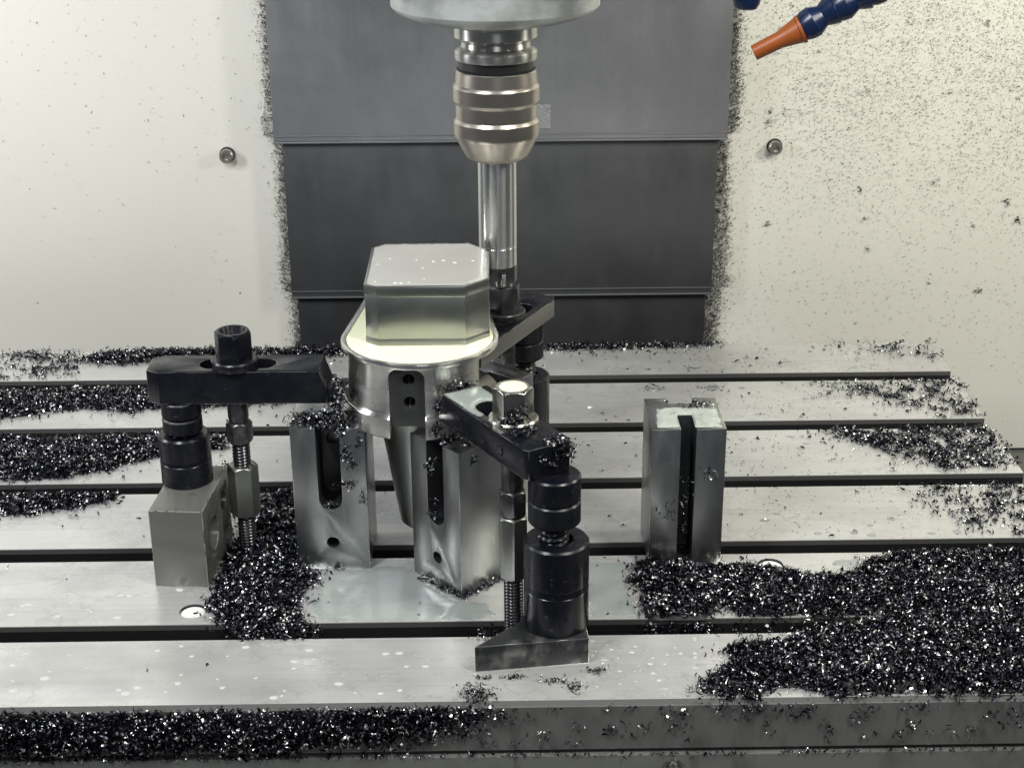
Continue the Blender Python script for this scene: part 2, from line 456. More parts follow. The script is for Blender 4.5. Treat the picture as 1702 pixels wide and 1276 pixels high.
# ------------------------------------------------------------------ telescopic way cover
wc = thing('way_cover', 'dark grey telescopic steel way cover of three stepped plates behind the spindle', 'way cover', (8, 600, -180))
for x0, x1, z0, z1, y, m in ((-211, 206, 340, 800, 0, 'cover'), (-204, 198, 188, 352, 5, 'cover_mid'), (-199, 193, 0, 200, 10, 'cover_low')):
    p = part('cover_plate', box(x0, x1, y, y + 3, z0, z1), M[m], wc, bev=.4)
    if z0 > 100:
        part('lip', box(x0 - .5, x1 + .5, y - 1.6, y + 3.4, z0 - 1.8, z0 - .1), M['cover_lip'], p, bev=.6)
        part('bead', xf(box(x0 + .5, x1 - .5, y - .9, y - .1, z0 + 4.5, z0 + 5.6), Matrix()), M['cover_lip'], p, bev=.3)
tb = bmesh.new()
gr = [[tb.verts.new((-6.5 + 14 * i / 6, -(.5 + 1.8 * abs(math.sin(j * 1.5 + i * .9)) + (1.6 if j > 9 and i > 3 else 0)), 22 * j / 12 + (.8 if i == 6 and j % 3 else 0))) for j in range(13)] for i in range(7)]
for i in range(6):
    for j in range(12): tb.faces.new((gr[i][j], gr[i + 1][j], gr[i + 1][j + 1], gr[i][j + 1]))
tp = part('tape', tb, M['tape'], bev=0)
tp.location = Vector((43.5, 599.6, 171)) * S
tag(tp, 'small crumpled strip of clear tape stuck on the cover plate beside the chuck', 'tape')

# ------------------------------------------------------------------ machine table
table = thing('machine_table', 'flat steel machine table with five T-slots running left to right', 'machine table', (0, 0, -60))
def strip(y0, y1, lip0, lip1, x1=387.0, low=-32):
    p = []
    c = .35
    if lip0: p += [(y0 + 8, low), (y0 + 8, -14), (y0, -14), (y0, -3.8), (y0, -c), (y0 + c, 0)]
    else: p += [(y0, low), (y0, -2.6), (y0 + 1.8, 0)]
    if lip1: p += [(y1 - c, 0), (y1, -c), (y1, -14), (y1 - 8, -14), (y1 - 8, low)]
    else: p += [(y1 - 1, 0), (y1, -1), (y1, low)]
    return xf(prism(p, -560, x1, 'x'), Matrix.Translation((0, 0, 60)))
hole = lambda x, y, r, d: lathe([(r, 60 - d), (r, 62)], 36, x, y)
cut_at = {1: [(-192.4, 34.3, 8.5, 4), (178.3, 84.7, 8.5, 4)]}
for k in range(6):
    y0 = -71 if k == 0 else 100 * (k - 1) + 18
    y1 = 487.6 if k == 5 else 100 * k
    st = part('table_strip', strip(y0, y1, k > 0, k < 5), M['table'], table, cuts=[hole(*h) for h in cut_at.get(k, [])], bev=0)
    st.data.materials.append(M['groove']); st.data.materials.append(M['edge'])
    for p in st.data.polygons:                     # black flanks inside the T-slots
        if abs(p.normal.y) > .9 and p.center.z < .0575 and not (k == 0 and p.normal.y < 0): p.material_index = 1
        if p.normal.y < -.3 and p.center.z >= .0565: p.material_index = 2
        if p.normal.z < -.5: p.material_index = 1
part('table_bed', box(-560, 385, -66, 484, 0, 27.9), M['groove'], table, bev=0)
for x, y in ((-192.4, 34.3), (178.3, 84.7)):
    part('hole_plug', lathe([(8.1, 56.2), (8.1, 58.2), (7.0, 58.9), (0, 59.1)], 32, x, y), M['white'], table, bev=0)
    part('hole_seat', lathe([(8.45, 56.05), (8.45, 59.2), (8.2, 59.2), (8.2, 56.05)], 32, x, y), M['groove'], table, bev=0)
low = part('lower_panel', box(-560, 420, -73.5, -40, -80, 25.2), M['apron'], table, bev=.8)
sc_ = part('screw', lathe([(6.0, 0), (6.0, 2.2), (4.6, 2.4), (4.6, 7), (3.8, 7.8), (2.2, 7.8), (2, 5), (0, 5)], 28), M['nutsteel'], low, bev=0)
sc_.data.transform(Matrix.Translation((.0986, -.0735, .0165)) @ Matrix.Rotation(R(90), 4, 'X'))
part('apron', box(-558, 386.5, -71.35, -71.05, 28.4, 56.8), M['apron'], table, bev=0)

# ------------------------------------------------------------------ slotted setup blocks
def slotted_block(label, loc, rz, w, d, h=100, lone=False):
    t = thing('slotted_block', label, 'setup block', loc, rz, 'slotted steel setup blocks')
    def u(cx, half, zb, y0, y1):        # U-shaped pocket open at the top
        p = [(cx - half, h + 5), (cx - half, zb + half)] + [(cx - half * math.cos(a), zb + half - half * math.sin(a)) for a in np.linspace(.15, math.pi - .15, 12)] + [(cx + half, zb + half), (cx + half, h + 5)]
        return prism(p, y0, y1, 'y')
    cy = lambda x, z, r, y0, y1: xf(lathe([(r, 0), (r, y1 - y0)], 28), Matrix.Translation((x, y1, z)) @ Matrix.Rotation(R(90), 4, 'X'))
    if lone:
        cuts = [box(w / 2 - 5.2, w / 2 + 4.6, -1, 23, 4, h + 5), u(w / 2, 8, 40, d - 9, d + 2), box(w / 2 - 10.5, w / 2 + 10.5, d - 7, d - 3.5, h - 30, h + 5)]
    else:
        cuts = [u(w / 2, 7.5, 43.5, -1, 27), cy(w / 2, 19.5, 3.9, -1, 25), cy(w / 2, 82, 4.4, 5, d + 5)]
    b = part('block_body', box(0, w, 0, d, 0, h), M['steel'], t, cuts=cuts, bev=.45, edge='edgesteel')
    b.data.materials.append(M['recess_shade'])
    for p in b.data.polygons:                      # shade inside the pockets and holes put into the colour
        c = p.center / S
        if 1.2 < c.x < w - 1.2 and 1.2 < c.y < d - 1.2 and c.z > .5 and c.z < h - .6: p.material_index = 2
    return t
slotted_block('slotted steel block under the left clamp nose with a rounded pocket and one small hole', (-132.4, 87.0, 0), R(-1.2), 47.6, 50, 101)
slotted_block('slotted steel block turned corner first beside the tapered stem', (-55.8, 80.6, 0), R(-46), 45.5, 45.5, 100)
slotted_block('slotted steel block half hidden behind the workpiece under the rear clamp', (-4.6, 149.5, 0), R(50), 45.5, 40, 97)
slotted_block('free standing slotted block on the right with a narrow full height groove and wet top', (97.5, 84.3, 0), R(.6), 47.6, 51.5, 98, lone=True)

# ------------------------------------------------------------------ workpiece
WX, WYY = -49.4, 117.0
wp = thing('workpiece', 'bright machined steel workpiece with an octagonal block on a round flanged body', 'workpiece', (WX, WYY, 19))
Z = lambda z: z - 19.0
part('tapered_stem', lathe([(0, Z(19.5)), (14.5, Z(19.5)), (16.6, Z(22)), (29.5, Z(106)), (0, Z(106))], 72), M['milled'], wp, bev=0)
rp = lambda x0, x1, z0, z1, r: [(x0, z0), (x1, z0), (x1, z1 - r)] + [(x1 - r + r * math.cos(a), z1 - r + r * math.sin(a)) for a in np.linspace(.1, math.pi / 2 - .1, 7)] + [(x1 - r, z1), (x0 + r, z1)] + [(x0 + r + r * math.cos(a), z1 - r + r * math.sin(a)) for a in np.linspace(math.pi / 2 + .1, math.pi - .1, 7)] + [(x0, z1 - r)]
PX0, PX1, PY = -18.0, 4.4, -42.5
padcut = prism(rp(PX0, PX1, Z(90), Z(146.2), 6), -60, PY, 'y')
notch = box(PX0 + .02, PX1 - .02, -60, -20, Z(90), Z(107))
part('base_flange', lathe([(0, Z(100)), (49.6, Z(100)), (50.4, Z(101)), (50.4, Z(113.2)), (49.8, Z(114)), (0, Z(114))], 96), M['turned'], wp,
     cuts=[prism(rp(PX0, PX1, Z(90), Z(147.2), 6), -60, PY, 'y'), notch], bev=.3)
hx = lambda x, z: xf(lathe([(3.7, 0), (3.7, 40)], 28), Matrix.Translation((x, PY - 4 + 40, z)) @ Matrix.Rotation(R(90), 4, 'X'))
flat = lambda: box(37.4, 70, -60, 60, Z(114.2), Z(147.3))
body = part('body', lathe([(0, Z(113.9)), (49.2, Z(113.9)), (47.4, Z(115.2)), (46.9, Z(117.5)), (46.8, Z(146)), (48.4, Z(147.6)), (0, Z(147.6))], 96), M['turned'], wp,
     cuts=[padcut, flat(), hx(-5.6, Z(138.8)), hx(-5.3, Z(123.6))], bev=.25)
body.data.materials.append(M['recess_shade'])
for p in body.data.polygons:                       # drilled holes darkened, their shade painted in
    c = p.center / S
    if c.y > PY + .5 and math.hypot(c.x + 5.5, 0) < 4 and abs(p.normal.z) < .98 and c.y < 0: p.material_index = 1
pp = rp(PX0 + .15, PX1 - .15, Z(107.2), Z(147), 6)
part('recessed_pad', prism(rp(PX0 + .2, PX1 - .2, Z(107.2), Z(146.0), 5.8), PY - .6, PY + .3, 'y'), M['pad'], wp,
     cuts=[hx(-5.6, Z(138.8)), hx(-5.3, Z(123.6))], bev=.1)
def kite(rad, shrink=0.0):
    """round front, tapering straight sides towards the back"""
    a = np.linspace(R(180 - 12), R(360 + 12), 60)
    p = [(rad * math.cos(t), rad * math.sin(t)) for t in a]
    p += [(39.5 - shrink, 84 - shrink), (34 - shrink, 90 - shrink), (-34 + shrink, 90 - shrink), (-39.5 + shrink, 84 - shrink)]
    return p
part('rim_plate', prism(kite(50.4), Z(147.5), Z(151)), M['turned'], wp, cuts=[prism(kite(47.0, 3.2), Z(149), Z(153))], bev=.5, ang=40)
def octo(x0, x1, y0, y1, fl_, fr_, br_, bl_, g=0.0):
    return [(x0 + fl_[0], y0 - g), (x1 - fr_[0], y0 - g), (x1 + g, y0 + fr_[1]), (x1 + g, y1 - br_[1]), (x1 - br_[0], y1 + g), (x0 + bl_[0], y1 + g), (x0 - g, y1 - bl_[1]), (x0 - g, y0 + fl_[1])]
oc = lambda g: octo(-82.7 - WX, -5 - WX, 101.5 - WYY, 191 - WYY, (8, 6.4), (14.6, 14.8), (13, 19), (7.8, 9), g)
tbk = part('top_block', prism(oc(0), Z(154.8), Z(182.8)), M['milled'], wp, bev=.3, ang=30)
part('block_foot', prism(oc(.35), Z(148.9), Z(154.9)), M['milled'], tbk, bev=.25)
part('block_cap', prism(oc(.3), Z(182.7), Z(189.7)), M['milled'], tbk, bev=.4)
# coolant lying on it
pool = part('coolant_pool', prism(kite(46.8, 3.5), 149.2, 150.6), M['milk'], bev=.2)
pool.location = (WX * S, WYY * S, 0)
tag(pool, 'pool of pale yellow milky coolant lying on the round flange of the workpiece', 'coolant')
def film(name, poly, z, h, m, label, st=1.0, rag=4.0, edge=2.5, cat='coolant', hole_fn=None, amp=1.0):
    P = np.asarray(poly); x0, y0 = P.min(0) - 2; x1, y1 = P.max(0) + 2
    def fn(x, y):
        d = sdist(P, x, y) - 1.0 - rag * np.clip(fbm(x * .16 + 3, y * .16) - .35, 0, 1) * 2
        if hole_fn is not None: d = np.minimum(d, hole_fn(x, y))
        return h * np.sqrt(np.clip(d / edge, 0, 1)) * (1 + .5 * amp * (fbm(x * .3, y * .3) - .5)) - .05 * (d <= 0)
    bm = heightfield(fn, x0, x1, y0, y1, st)
    for v in bm.verts: v.co.z = max(v.co.z, 0) + z + .02
    o = part(name, bm, m, bev=0)
    for p in o.data.polygons: p.use_smooth = True
    return tag(o, label, cat)
octw = [(x + WX, y + WYY) for x, y in oc(-.6)]
film('coolant_film', octw, 189.7, .35, M['wetfilm'], 'dull cream coolant film over the top of the octagonal block', rag=1.2, amp=.4)

# ------------------------------------------------------------------ clamps
def strap(label, loc, rz, length, w, thick, slot_c, slot_half, tongue=9.0, flipx=1, cham=8.0, nose_cut=5.0, grey=False):
    """strap along +x from its heel (x=0) to its nose; loc is the underside of the heel"""
    t = thing('clamp_strap', label, 'clamp strap', loc, rz, 'black clamp straps holding the workpiece')
    h = w / 2
    poly = [(0, -h + cham * .55), (cham, -h), (length, -h), (length, h), (cham, h), (0, h - cham * .55)]
    side = prism([(-5, -1), (length + 30, -1), (length, thick * .42), (length - nose_cut, thick + 1), (-5, thick + 1)], -h - 5, h + 5, 'y')
    cuts = [prism(obround(slot_c, 0, slot_half, 8.6), -2, thick + 2)]
    bd = part('strap_body', prism(poly, 0, thick), M['black'], t, cuts=cuts, keep=side, bev=.4, edge='wornedge')
    if grey:
        bd.data.materials.append(M['sidegrey'])
        for p in bd.data.polygons:
            if abs(p.normal.y) > .9 and p.material_index == 0: p.material_index = 2
    for k in range(3):
        part('nose_step', prism([(length - .3 + k * tongue / 3, 0), (length + (k + 1) * tongue / 3, 0), (length + (k + 1) * tongue / 3, thick * (.40 - .09 * k)), (length - .3 + k * tongue / 3, thick * (.40 - .09 * k))], -h + 1.2 + k, h - 1.2 - k, 'y'), M['black'], t, bev=.3)
    return t
strap('heavy black clamp strap with a long open slot at the left of the workpiece', (-223.5, 116.5, 112.0), R(-.5), 115, 30, 22, 57, 16)
d2 = math.atan2(87, -51.6)
strap('black clamp strap in front, wet and littered with swarf at its tail', (15.6 + 15.5 * .86, -23.5 + 15.5 * .51, 115.5), d2, 101, 31, 18.5, 52, 14, cham=3)
d3 = math.atan2(-.886, -.463)
strap('thin black clamp strap behind the end mill, pointing to the back right', (45 - 13.3, 249 + 7, 117.5), d3, 119, 29, 12.5, 47, 15, cham=7, nose_cut=2.0, tongue=1.5, grey=True)

def hexpoly(af, a0=0.0): return [(af / math.sqrt(3) * math.cos(a0 + R(60 * k)), af / math.sqrt(3) * math.sin(a0 + R(60 * k))) for k in range(6)]
def hex_nut(label, loc, rz, m, wet=False, dish=True):
    t = thing('hex_nut', label, 'nut', loc, rz, 'tall flanged hex nuts on the clamp straps')
    af = 21.0; rc = af / math.sqrt(3)
    keep = lathe([(rc + 2, 4), (rc + 2, 21.6), (af / 2 - .6, 24.4)], 40)
    part('nut_body', prism(hexpoly(af), 5, 24.3), M[m], t, cuts=[lathe([(6.4, 17), (8.4, 25)], 30)] if dish else [], keep=keep, bev=.3)
    part('washer_flange', lathe([(0, 0), (14.6, 0), (14.9, .6), (14.9, 4.6), (14.0, 5.6), (0, 5.8)], 48), M[m], t, bev=0)
    part('stud_end', lathe([(6.3, 14), (6.3, 17.4), (5.6, 18.2), (0, 18.2)], 28), M['thread' if not wet else 'milk'], t, bev=0)
    if wet:
        part('coolant_cap', lathe([(8.2, 24.0), (7.6, 24.55), (5, 24.8), (0, 24.9)], 32), M['milk'], t, bev=0)
    return t
hex_nut('tall black hex nut on the left clamp strap', (-167.9, 112.0, 134.0), R(52), 'black')
hex_nut('tall wet steel hex nut topped with milky coolant on the front clamp strap', (8.8, 14.0, 134.2), R(62), 'nutsteel', wet=True)
hex_nut('dark hex nut on the rear clamp strap directly below the end mill', (5.2, 209.0, 130.0), R(80), 'worn')

def stud(label, loc, top, n0, n1, h0, h1, af, rz, m_nut):
    """threaded clamp stud rising from a T-slot; n0..n1 coupling nut, h0..h1 jam nut"""
    t = thing('clamp_stud', label, 'stud', loc, rz, 'clamp studs rising from the T-slots')
    part('threaded_rod', screw_thread(6.0, 0, h0 + 10 - loc[2] + 1, 2.2, .9), M['thread'], t, bev=0)
    o = -loc[2]
    part('plain_shank', lathe([(5.9, h1 + o - 1), (6.7, h1 + o + 3), (6.7, top + o)], 32), M['worn'], t, bev=0)
    def nut(name, z0, z1, a, m):
        keep = lathe([(a / 2 - .6, z0 + o), (a / math.sqrt(3) + .3, z0 + 2.0 + o), (a / math.sqrt(3) + .3, z1 - 2.0 + o), (a / 2 - .6, z1 + o)], 36)
        part(name, prism(hexpoly(a), z0 + o, z1 + o), M[m], t, cuts=[], keep=keep, bev=.25)
    nut('coupling_nut', n0, n1, af, m_nut)
    nut('jam_nut', h0, h1, 14.8, 'worn')
    return t
stud('clamp stud with a grey hexagonal coupling nut right of the grey riser block', (-167.8, 109.4, -14), 116, 30, 66, 82, 97, 17.6, R(10), 'coupling')
stud('clamp stud with a long dark coupling nut beside the front screw jack', (8.2, 9.2, -14), 117, 36.5, 78, 78.2, 95, 16.0, R(34), 'coupling')
stud('clamp stud mostly hidden under the rear clamp strap', (5.0, 209.2, -14), 119, 30, 72, 92, 110, 16.0, R(20), 'black')

def knurl(r, z0, z1, n=170, tw=.35):
    prof = [(z0, r - 1.0), (z0 + 1.0, r), (z1 - 1.0, r), (z1, r - 1.0)]
    bm = bmesh.new(); rows = []
    for z, q in prof:
        rows.append([bm.verts.new(((q - (.16 if i % 2 else 0)) * math.cos(2 * math.pi * (i + tw * (z - z0)) / n), (q - (.16 if i % 2 else 0)) * math.sin(2 * math.pi * (i + tw * (z - z0)) / n), z)) for i in range(n)])
    for a, b in zip(rows, rows[1:]):
        for i in range(n): bm.faces.new((a[i], a[(i + 1) % n], b[(i + 1) % n], b[i]))
    bm.faces.new(rows[0]); bm.faces.new(rows[-1])
    return bm
def jack(label, loc, rb, hb, hs, c0, c1, c2, rc, cc=(0, 0), m='black'):
    """loc = foot; body radius rb height hb; screw to hs; two collars c0..c1..c2 of radius rc"""
    t = thing('screw_jack', label, 'screw jack', loc, 0, 'black screw jacks propping the clamp tails')
    part('jack_body', lathe([(rb - .4, 0), (rb + .1, .8), (rb, hb * .44), (rb - .35, hb * .44 + .4), (rb, hb * .44 + .8), (rb - .35, hb * .52), (rb, hb * .52 + .5), (rb, hb - 1.2), (rb - 1.2, hb), (10, hb), (9.6, hb - 6), (0, hb - 6)], 72), M[m], t, bev=0)
    part('jack_screw', screw_thread(9.0 if rb > 18 else 8.2, hb - 6, hs, 3.6, 1.4, cx=cc[0], cy=cc[1]), M['black'], t, bev=0)
    for a, b in ((c0, c1 - .25), (c1 + .25, c2)):
        k = part('knurled_collar', knurl(rc, a, b), M['black'], t, bev=0)
        k.location = (cc[0] * S, cc[1] * S, 0)
    return t
jack('short black screw jack standing on the grey riser block under the left clamp', (-204.6, 111.5, 54.2), 16.6, 34, 38, 35.5, 46, 57.6, 12.8)
jack('wet black screw jack with two knurled collars on the wedge shaped base at the front', (33.2, -12.2, 17.2), 19.3, 56, 70, 67.5, 82, 97.8, 15.4, (-1.2, 0))
jack('black screw jack at the back under the tail of the rear clamp strap', (19.6, 240.5, 0), 18.3, 74, 90, 87.5, 101, 117.4, 14.4, (-.5, 0))

rz_ = R(-4.6)
rb_ = thing('riser_block', 'grey iron riser block with holes in its right side under the left screw jack', 'riser block', (-222, 66.4, 0), rz_)
xh = lambda y, z, r: xf(lathe([(r, 0), (r, 30)], 32), Matrix.Translation((15, y, z)) @ Matrix.Rotation(R(90), 4, 'Y'))
part('riser_body', box(0, 34.8, 0, 68, 0, 54.2), M['greycast'], rb_, cuts=[xh(24, 27, 11), xh(52, 37, 7)], bev=.5, edge='greyedge')
stp = thing('jack_base', 'low dark wedge shaped steel base under the front screw jack', 'base block', (-15.3, -39.6, 0))
part('base_body', prism([(0, 0), (67.3, 8.1), (64.5, 46), (32, 46), (26, 27)], 0, 17.1), M['worn'], stp, bev=.5, edge='edgesteel')

# ------------------------------------------------------------------ spindle, tool holder, end mill
AX, AY = 1.2, 200.0
sp = thing('spindle_head', 'dull mottled spindle nose at the top above the tool holder', 'spindle', (AX, AY, 338))
part('nose_ring', lathe([(34.5, 0), (50, .2), (54, 1.2), (64.5, 5.6), (67, 8.5), (67.3, 14), (67.3, 60), (0, 60)], 96), M['nose'], sp, bev=0)
part('spindle_bore', lathe([(0, -2.5), (33.0, -2.5), (34.8, -1.2), (34.8, 4), (0, 4)], 72), M['carbon'], sp, bev=0)
part('head_housing', prism([(-110, -100), (110, -100), (110, 260), (-110, 260)], 60, 330), M['nose'], sp, bev=14)
th = thing('tool_holder', 'satin milling chuck with two raised bands gripping the end mill', 'tool holder', (AX, AY, 246))
part('taper_flange', lathe([(0, 66), (27, 66), (27.2, 66.6), (27.2, 71), (26.2, 72.4), (23, 74), (22.6, 77), (25.5, 79.2), (27.2, 80.2), (27.2, 87), (26.4, 88), (26.4, 90.4), (0, 90.4)], 72), M['carbon'], th, bev=0)
part('rubber_ring', lathe([(0, 58), (25.6, 58), (25.9, 59.3), (24.4, 60.2), (24.2, 66.2), (0, 66.2)], 72), M['rubber'], th, bev=0)
part('chuck_nut', lathe([(13.3, 1.2), (13.5, .2), (18.6, 0), (20.4, 1.2), (21.6, 3.2), (26.4, 12.2), (26.9, 13.6), (28.0, 15.2), (28.35, 17.5), (28.35, 25.2), (27.4, 26.8), (26.95, 27.4), (26.95, 36.6), (27.5, 37.6), (28.4, 39), (28.5, 48), (27.6, 49.6), (27.0, 50.2), (26.3, 58.2), (25.3, 59.4), (23, 59.4)], 96), M['chuck'], th, bev=0)
em = thing('end_mill', 'long polished end mill hanging from the chuck beside the octagonal block', 'end mill', (AX, AY, 160))
part('shank', lathe([(0, 12), (12.9, 12), (12.9, 25), (12.75, 25.2), (12.75, 26), (13.0, 26.4), (13.0, 95), (0, 95)], 64), M['shank'], em, bev=0)
flute = []
for k in range(3):
    a = R(40 + 120 * k)
    flute.append(xf(prism([(3.5, -7), (20, -11), (20, 3), (3.5, 1)], -4, 9), Matrix.Rotation(a, 4, 'Z')))
part('cutting_head', lathe([(0, 0), (12.4, 0), (12.9, .6), (12.9, 11.8), (0, 11.8)], 64), M['darkhead'], em, cuts=flute, bev=.2)
for k in range(3):
    ins = part('cutting_insert', box(6.2, 12.95, .2, 3, -.5, 8), M['turned'], em, bev=.3)
    ins.data.transform(Matrix.Rotation(R(40 + 120 * k), 4, 'Z'))

# ------------------------------------------------------------------ coolant nozzles
def hose(label, pts, tip, joint_r):
    """pts: joint centres from the nozzle to the machine"""
    t = thing('coolant_hose', label, 'coolant hose', pts[0], 0)
    P = [Vector(p) for p in pts]
    def along(a, b, prof, name, m, parent):
        d = (b - a).normalized()
        bm = lathe(prof, 32)
        q = d.to_track_quat('Z', 'Y').to_matrix().to_4x4()
        return part(name, xf(bm, Matrix.Translation(a - P[0]) @ q), m, parent, bev=0)
    if tip is not None:
        T = Vector(tip); L_ = (P[0] - T).length
        along(T, P[0], [(3.4, 6), (3.6, .3), (4.6, 0), (4.9, .8), (5.2, L_ * .55), (6.4, L_ * .72), (8.2, L_ - 1), (8.9, L_ - .6), (9.0, L_ + 1.2), (6.5, L_ + 1.2)], 'orange_nozzle', M['orange'], t)
    for a, b in zip(P, P[1:]):
        L_ = (b - a).length; j = joint_r
        along(a, b, [(4.2, -1), (j * .80, .2), (j * .98, L_ * .2), (j * 1.02, L_ * .42), (j * .8, L_ * .62), (j * .72, L_ * .70), (j * .86, L_ * .84), (j * 1.02, L_ * 1.05), (j * .9, L_ * 1.1), (4, L_ * 1.0)], 'hose_segment', M['blue'], t)
    return t
hose('blue jointed coolant hose ending in an orange nozzle in front of the cream wall', [(188.5, 150, 337), (207, 149, 349), (226, 147, 358.5), (246, 144, 369), (264, 140, 384), (280, 136, 402), (294, 132, 424)], (160.8, 152, 322.5), 9.6)
hose('dark blue coolant hose end just showing at the top edge right of the way cover', [(154.0, 150, 350.5), (156, 150, 367), (160, 151, 390), (164, 152, 408), (168, 153, 428)], None, 8.4)

# ------------------------------------------------------------------ swarf piles
A1 = [(83.9, 64.9), (91.1, 89.1), (148.1, 79.8), (159.7, 81.9), (195.0, 69.1), (222.0, 67.6), (246.1, 87.9), (267.9, 95.6), (349.6, 97.7), (385, 97), (385, 15), (323.9, 15.5), (152.2, 18.1), (139.0, 31.5), (127.4, 14.4), (90.3, 13.9), (89.9, 38.6)]
A2 = [(139.0, -26.9), (133.8, -20.2), (162.5, -10.1), (182.5, 0.5), (216.6, 5.2), (248.3, 14.4), (324.4, 16.9), (385, 17), (385, -68), (297.7, -68.5), (262.0, -69.8), (218.4, -66.7), (193.9, -69.2), (157.9, -59.2), (141.7, -72.7), (125.1, -71.3), (111.6, -61.9), (124.2, -44.7)]
A3 = [(262, -6), (385, -6), (385, 22), (268, 22)]
pile([A2, A3], 1.55, 7, 'deep heap of dark curly swarf along the right front edge of the table', fill_slot=True)
pile([A1], 1.55, 6.5, 'dark curly swarf heaped behind the front slot at the foot of the lone block')
pile([[(294.0, 204.0), (383.6, 206.7), (380, 124.9), (331.5, 121.2), (308.2, 157.6), (296.0, 176.7)]], .75, 2.5, 'thin scatter of swarf on the third table strip at the right edge', sparse=.8, lumps=2)
pile([[(244.2, 298.0), (319.6, 304.4), (386.0, 303.1), (386.0, 232.1), (360.9, 222.5), (327.3, 230.6), (299.9, 247.2), (277.4, 269.5)]], 1.0, 3, 'patchy swarf on the fourth table strip at the right end', sparse=.62, lumps=1.8)
pile([[(263.9, 394.2), (384.8, 398.3), (386.8, 321.6), (361.0, 322.3), (325.7, 335.3), (298.3, 366.0)]], .8, 2.5, 'loose scatter of swarf on the fifth table strip at the right end', sparse=.8, lumps=2)
pile([[(295.6, 477.1), (386.9, 485.3), (386.9, 445.3), (354.1, 453.5)]], .5, 2, 'few swarf curls at the far right corner of the table', sparse=.95, lumps=2)
pile([[(-376.7, 459.4), (-339.9, 482.9), (-308.3, 484.8), (-143.2, 486.3), (-60, 487), (170, 487), (200, 486), (170, 480), (-141.2, 468.2), (-303.1, 458.7), (-327.6, 450.9)]], 1.1, 4, 'ridge of swarf along the back edge of the table in front of the way cover', sparse=.25, lumps=.8)
pile([[(-441.9, 485.9), (-372.4, 485.3), (-362.9, 424.3), (-424.8, 426.1)]], .8, 2.2, 'scattered swarf clumps on the back strip at the far left', sparse=.85, lumps=2.5)
pile([[(-446.4, 396.7), (-296.2, 397.4), (-200.5, 396.3), (-134.0, 388.6), (-132.7, 373.1), (-195.3, 359.8), (-287.0, 352.5), (-297.1, 343.1), (-311.5, 353.2), (-355.6, 354.5), (-386.0, 340.7), (-430, 326.7)]], 1.25, 4, 'bank of swarf on the fifth table strip left behind the clamp', sparse=.25)
pile([[(-430, 296.5), (-313.4, 297.9), (-262.0, 298.7), (-211.0, 298.9), (-208, 276), (-251.1, 265.2), (-291.1, 239.8), (-327.7, 225.4), (-410, 223.4)]], 1.4, 5, 'thick bank of swarf on the fourth table strip left of the screw jack')
pile([[(-390, 198.5), (-317.0, 199.4), (-275.6, 198.3), (-276.1, 191.6), (-302.5, 176.1), (-329.9, 167.5), (-390, 161.6)]], 1.4, 4, 'tongue of swarf on the third table strip at the left edge')
pile([[(-168.4, 195), (-140, 198), (-131.5, 150), (-132.5, 86.7), (-119.2, 78.4), (-125.2, 43.8), (-121.5, 18.3), (-113, 3.5), (-159.5, 2.7), (-171.0, 15.8), (-183.9, 43.8), (-184, 64.3), (-179, 121.1)]], 1.6, 9, 'glittering swarf heap filling the gap between the grey riser block and the left slotted block', fill_slot=True, edge=14)

def clump(points, r, n, label, name='swarf_clump', size=(.45, 1.0)):
    """small clumps of chips; points = list of (x,y,z,rx,ry,rz)"""
    P = []
    for x, y, z, rx, ry, rz in points:
        m = max(6, int(n * rx * ry / 100 + n * rx * rz / 100))
        g = rng.normal(size=(m, 3)); g /= np.maximum(np.linalg.norm(g, axis=1, keepdims=True), 1e-6)
        g *= rng.random((m, 1)) ** .6 * (.6 + .9 * rng.random((m, 1)))
        P.append(g * [rx, ry, rz] + [x, y, z])
    return swarf(name, np.concatenate(P), label, size=size)
clump([(-1, -6, 2, 14, 9, 6), (6, 2, -4, 9, 6, 7)], 0, 130, 'spiky swarf clump lying over the front slot left of the front jack')
clump([(-14, -66, 3, 12, 8, 6)], 0, 140, 'swarf clump hanging over the front table edge left of the wedge base')
clump([(42, -58, 1.2, 7, 7, 2.2), (30, -50, .8, 12, 4, 1.2), (56, -40, 1, 8, 4, 1.6), (8, -46, .8, 10, 3, 1.2), (-10, -46, .8, 8, 3, 1.2)], 0, 90, 'wet swarf crumbs in front of the wedge shaped base')
ed = [(-54 + 30 * t, 74 - 28 * t, 1.3, 3.2, 2.6, 1.8) for t in np.linspace(.1, 1, 9)] + [(-23 + 28 * t, 46 + 26 * t, 1.3, 3.2, 2.6, 2 + 2 * t) for t in np.linspace(0, 1, 9)]
clump(ed, 0, 150, 'rim of wet swarf around the foot of the corner first block')
clump([(-122, 98, 103, 12, 9, 4), (-104, 94, 105, 9, 8, 6), (-102, 91, 113, 6, 6, 11), (-99.5, 88, 101, 5, 6, 5), (-101, 95, 126, 4, 6, 7), (-112, 88, 102, 8, 3, 3)], 0, 240, 'dark swarf packed between the left clamp nose and the workpiece flange')
clump([(-97, 86, 84, 5, 1.6, 8), (-93, 86, 76, 4, 1.6, 5), (-96, 86, 62, 7, 1.6, 4), (-88, 85.6, 52, 3, 1.4, 5), (-88.5, 86, 92, 2.2, 1.4, 8), (-108.5, 88, 46.5, 6, 3, 2), (-106, 84.5, 1.5, 3.5, 2, 2.4)], 0, 170, 'swarf crumbs clinging to the front of the left slotted block')
clump([(-40, 64.5, 60, 3, 3, 3.5), (-41, 66, 50, 4, 3, 3), (-43, 66, 84, 5, 3, 6), (-32, 65, 99, 6, 5, 2.2), (-19, 62, 99.5, 8, 6, 3), (-17, 56, 93, 5, 2, 5), (-28, 72, 101, 9, 6, 2.5)], 0, 150, 'swarf crumbs in the pocket and on top of the corner first block')
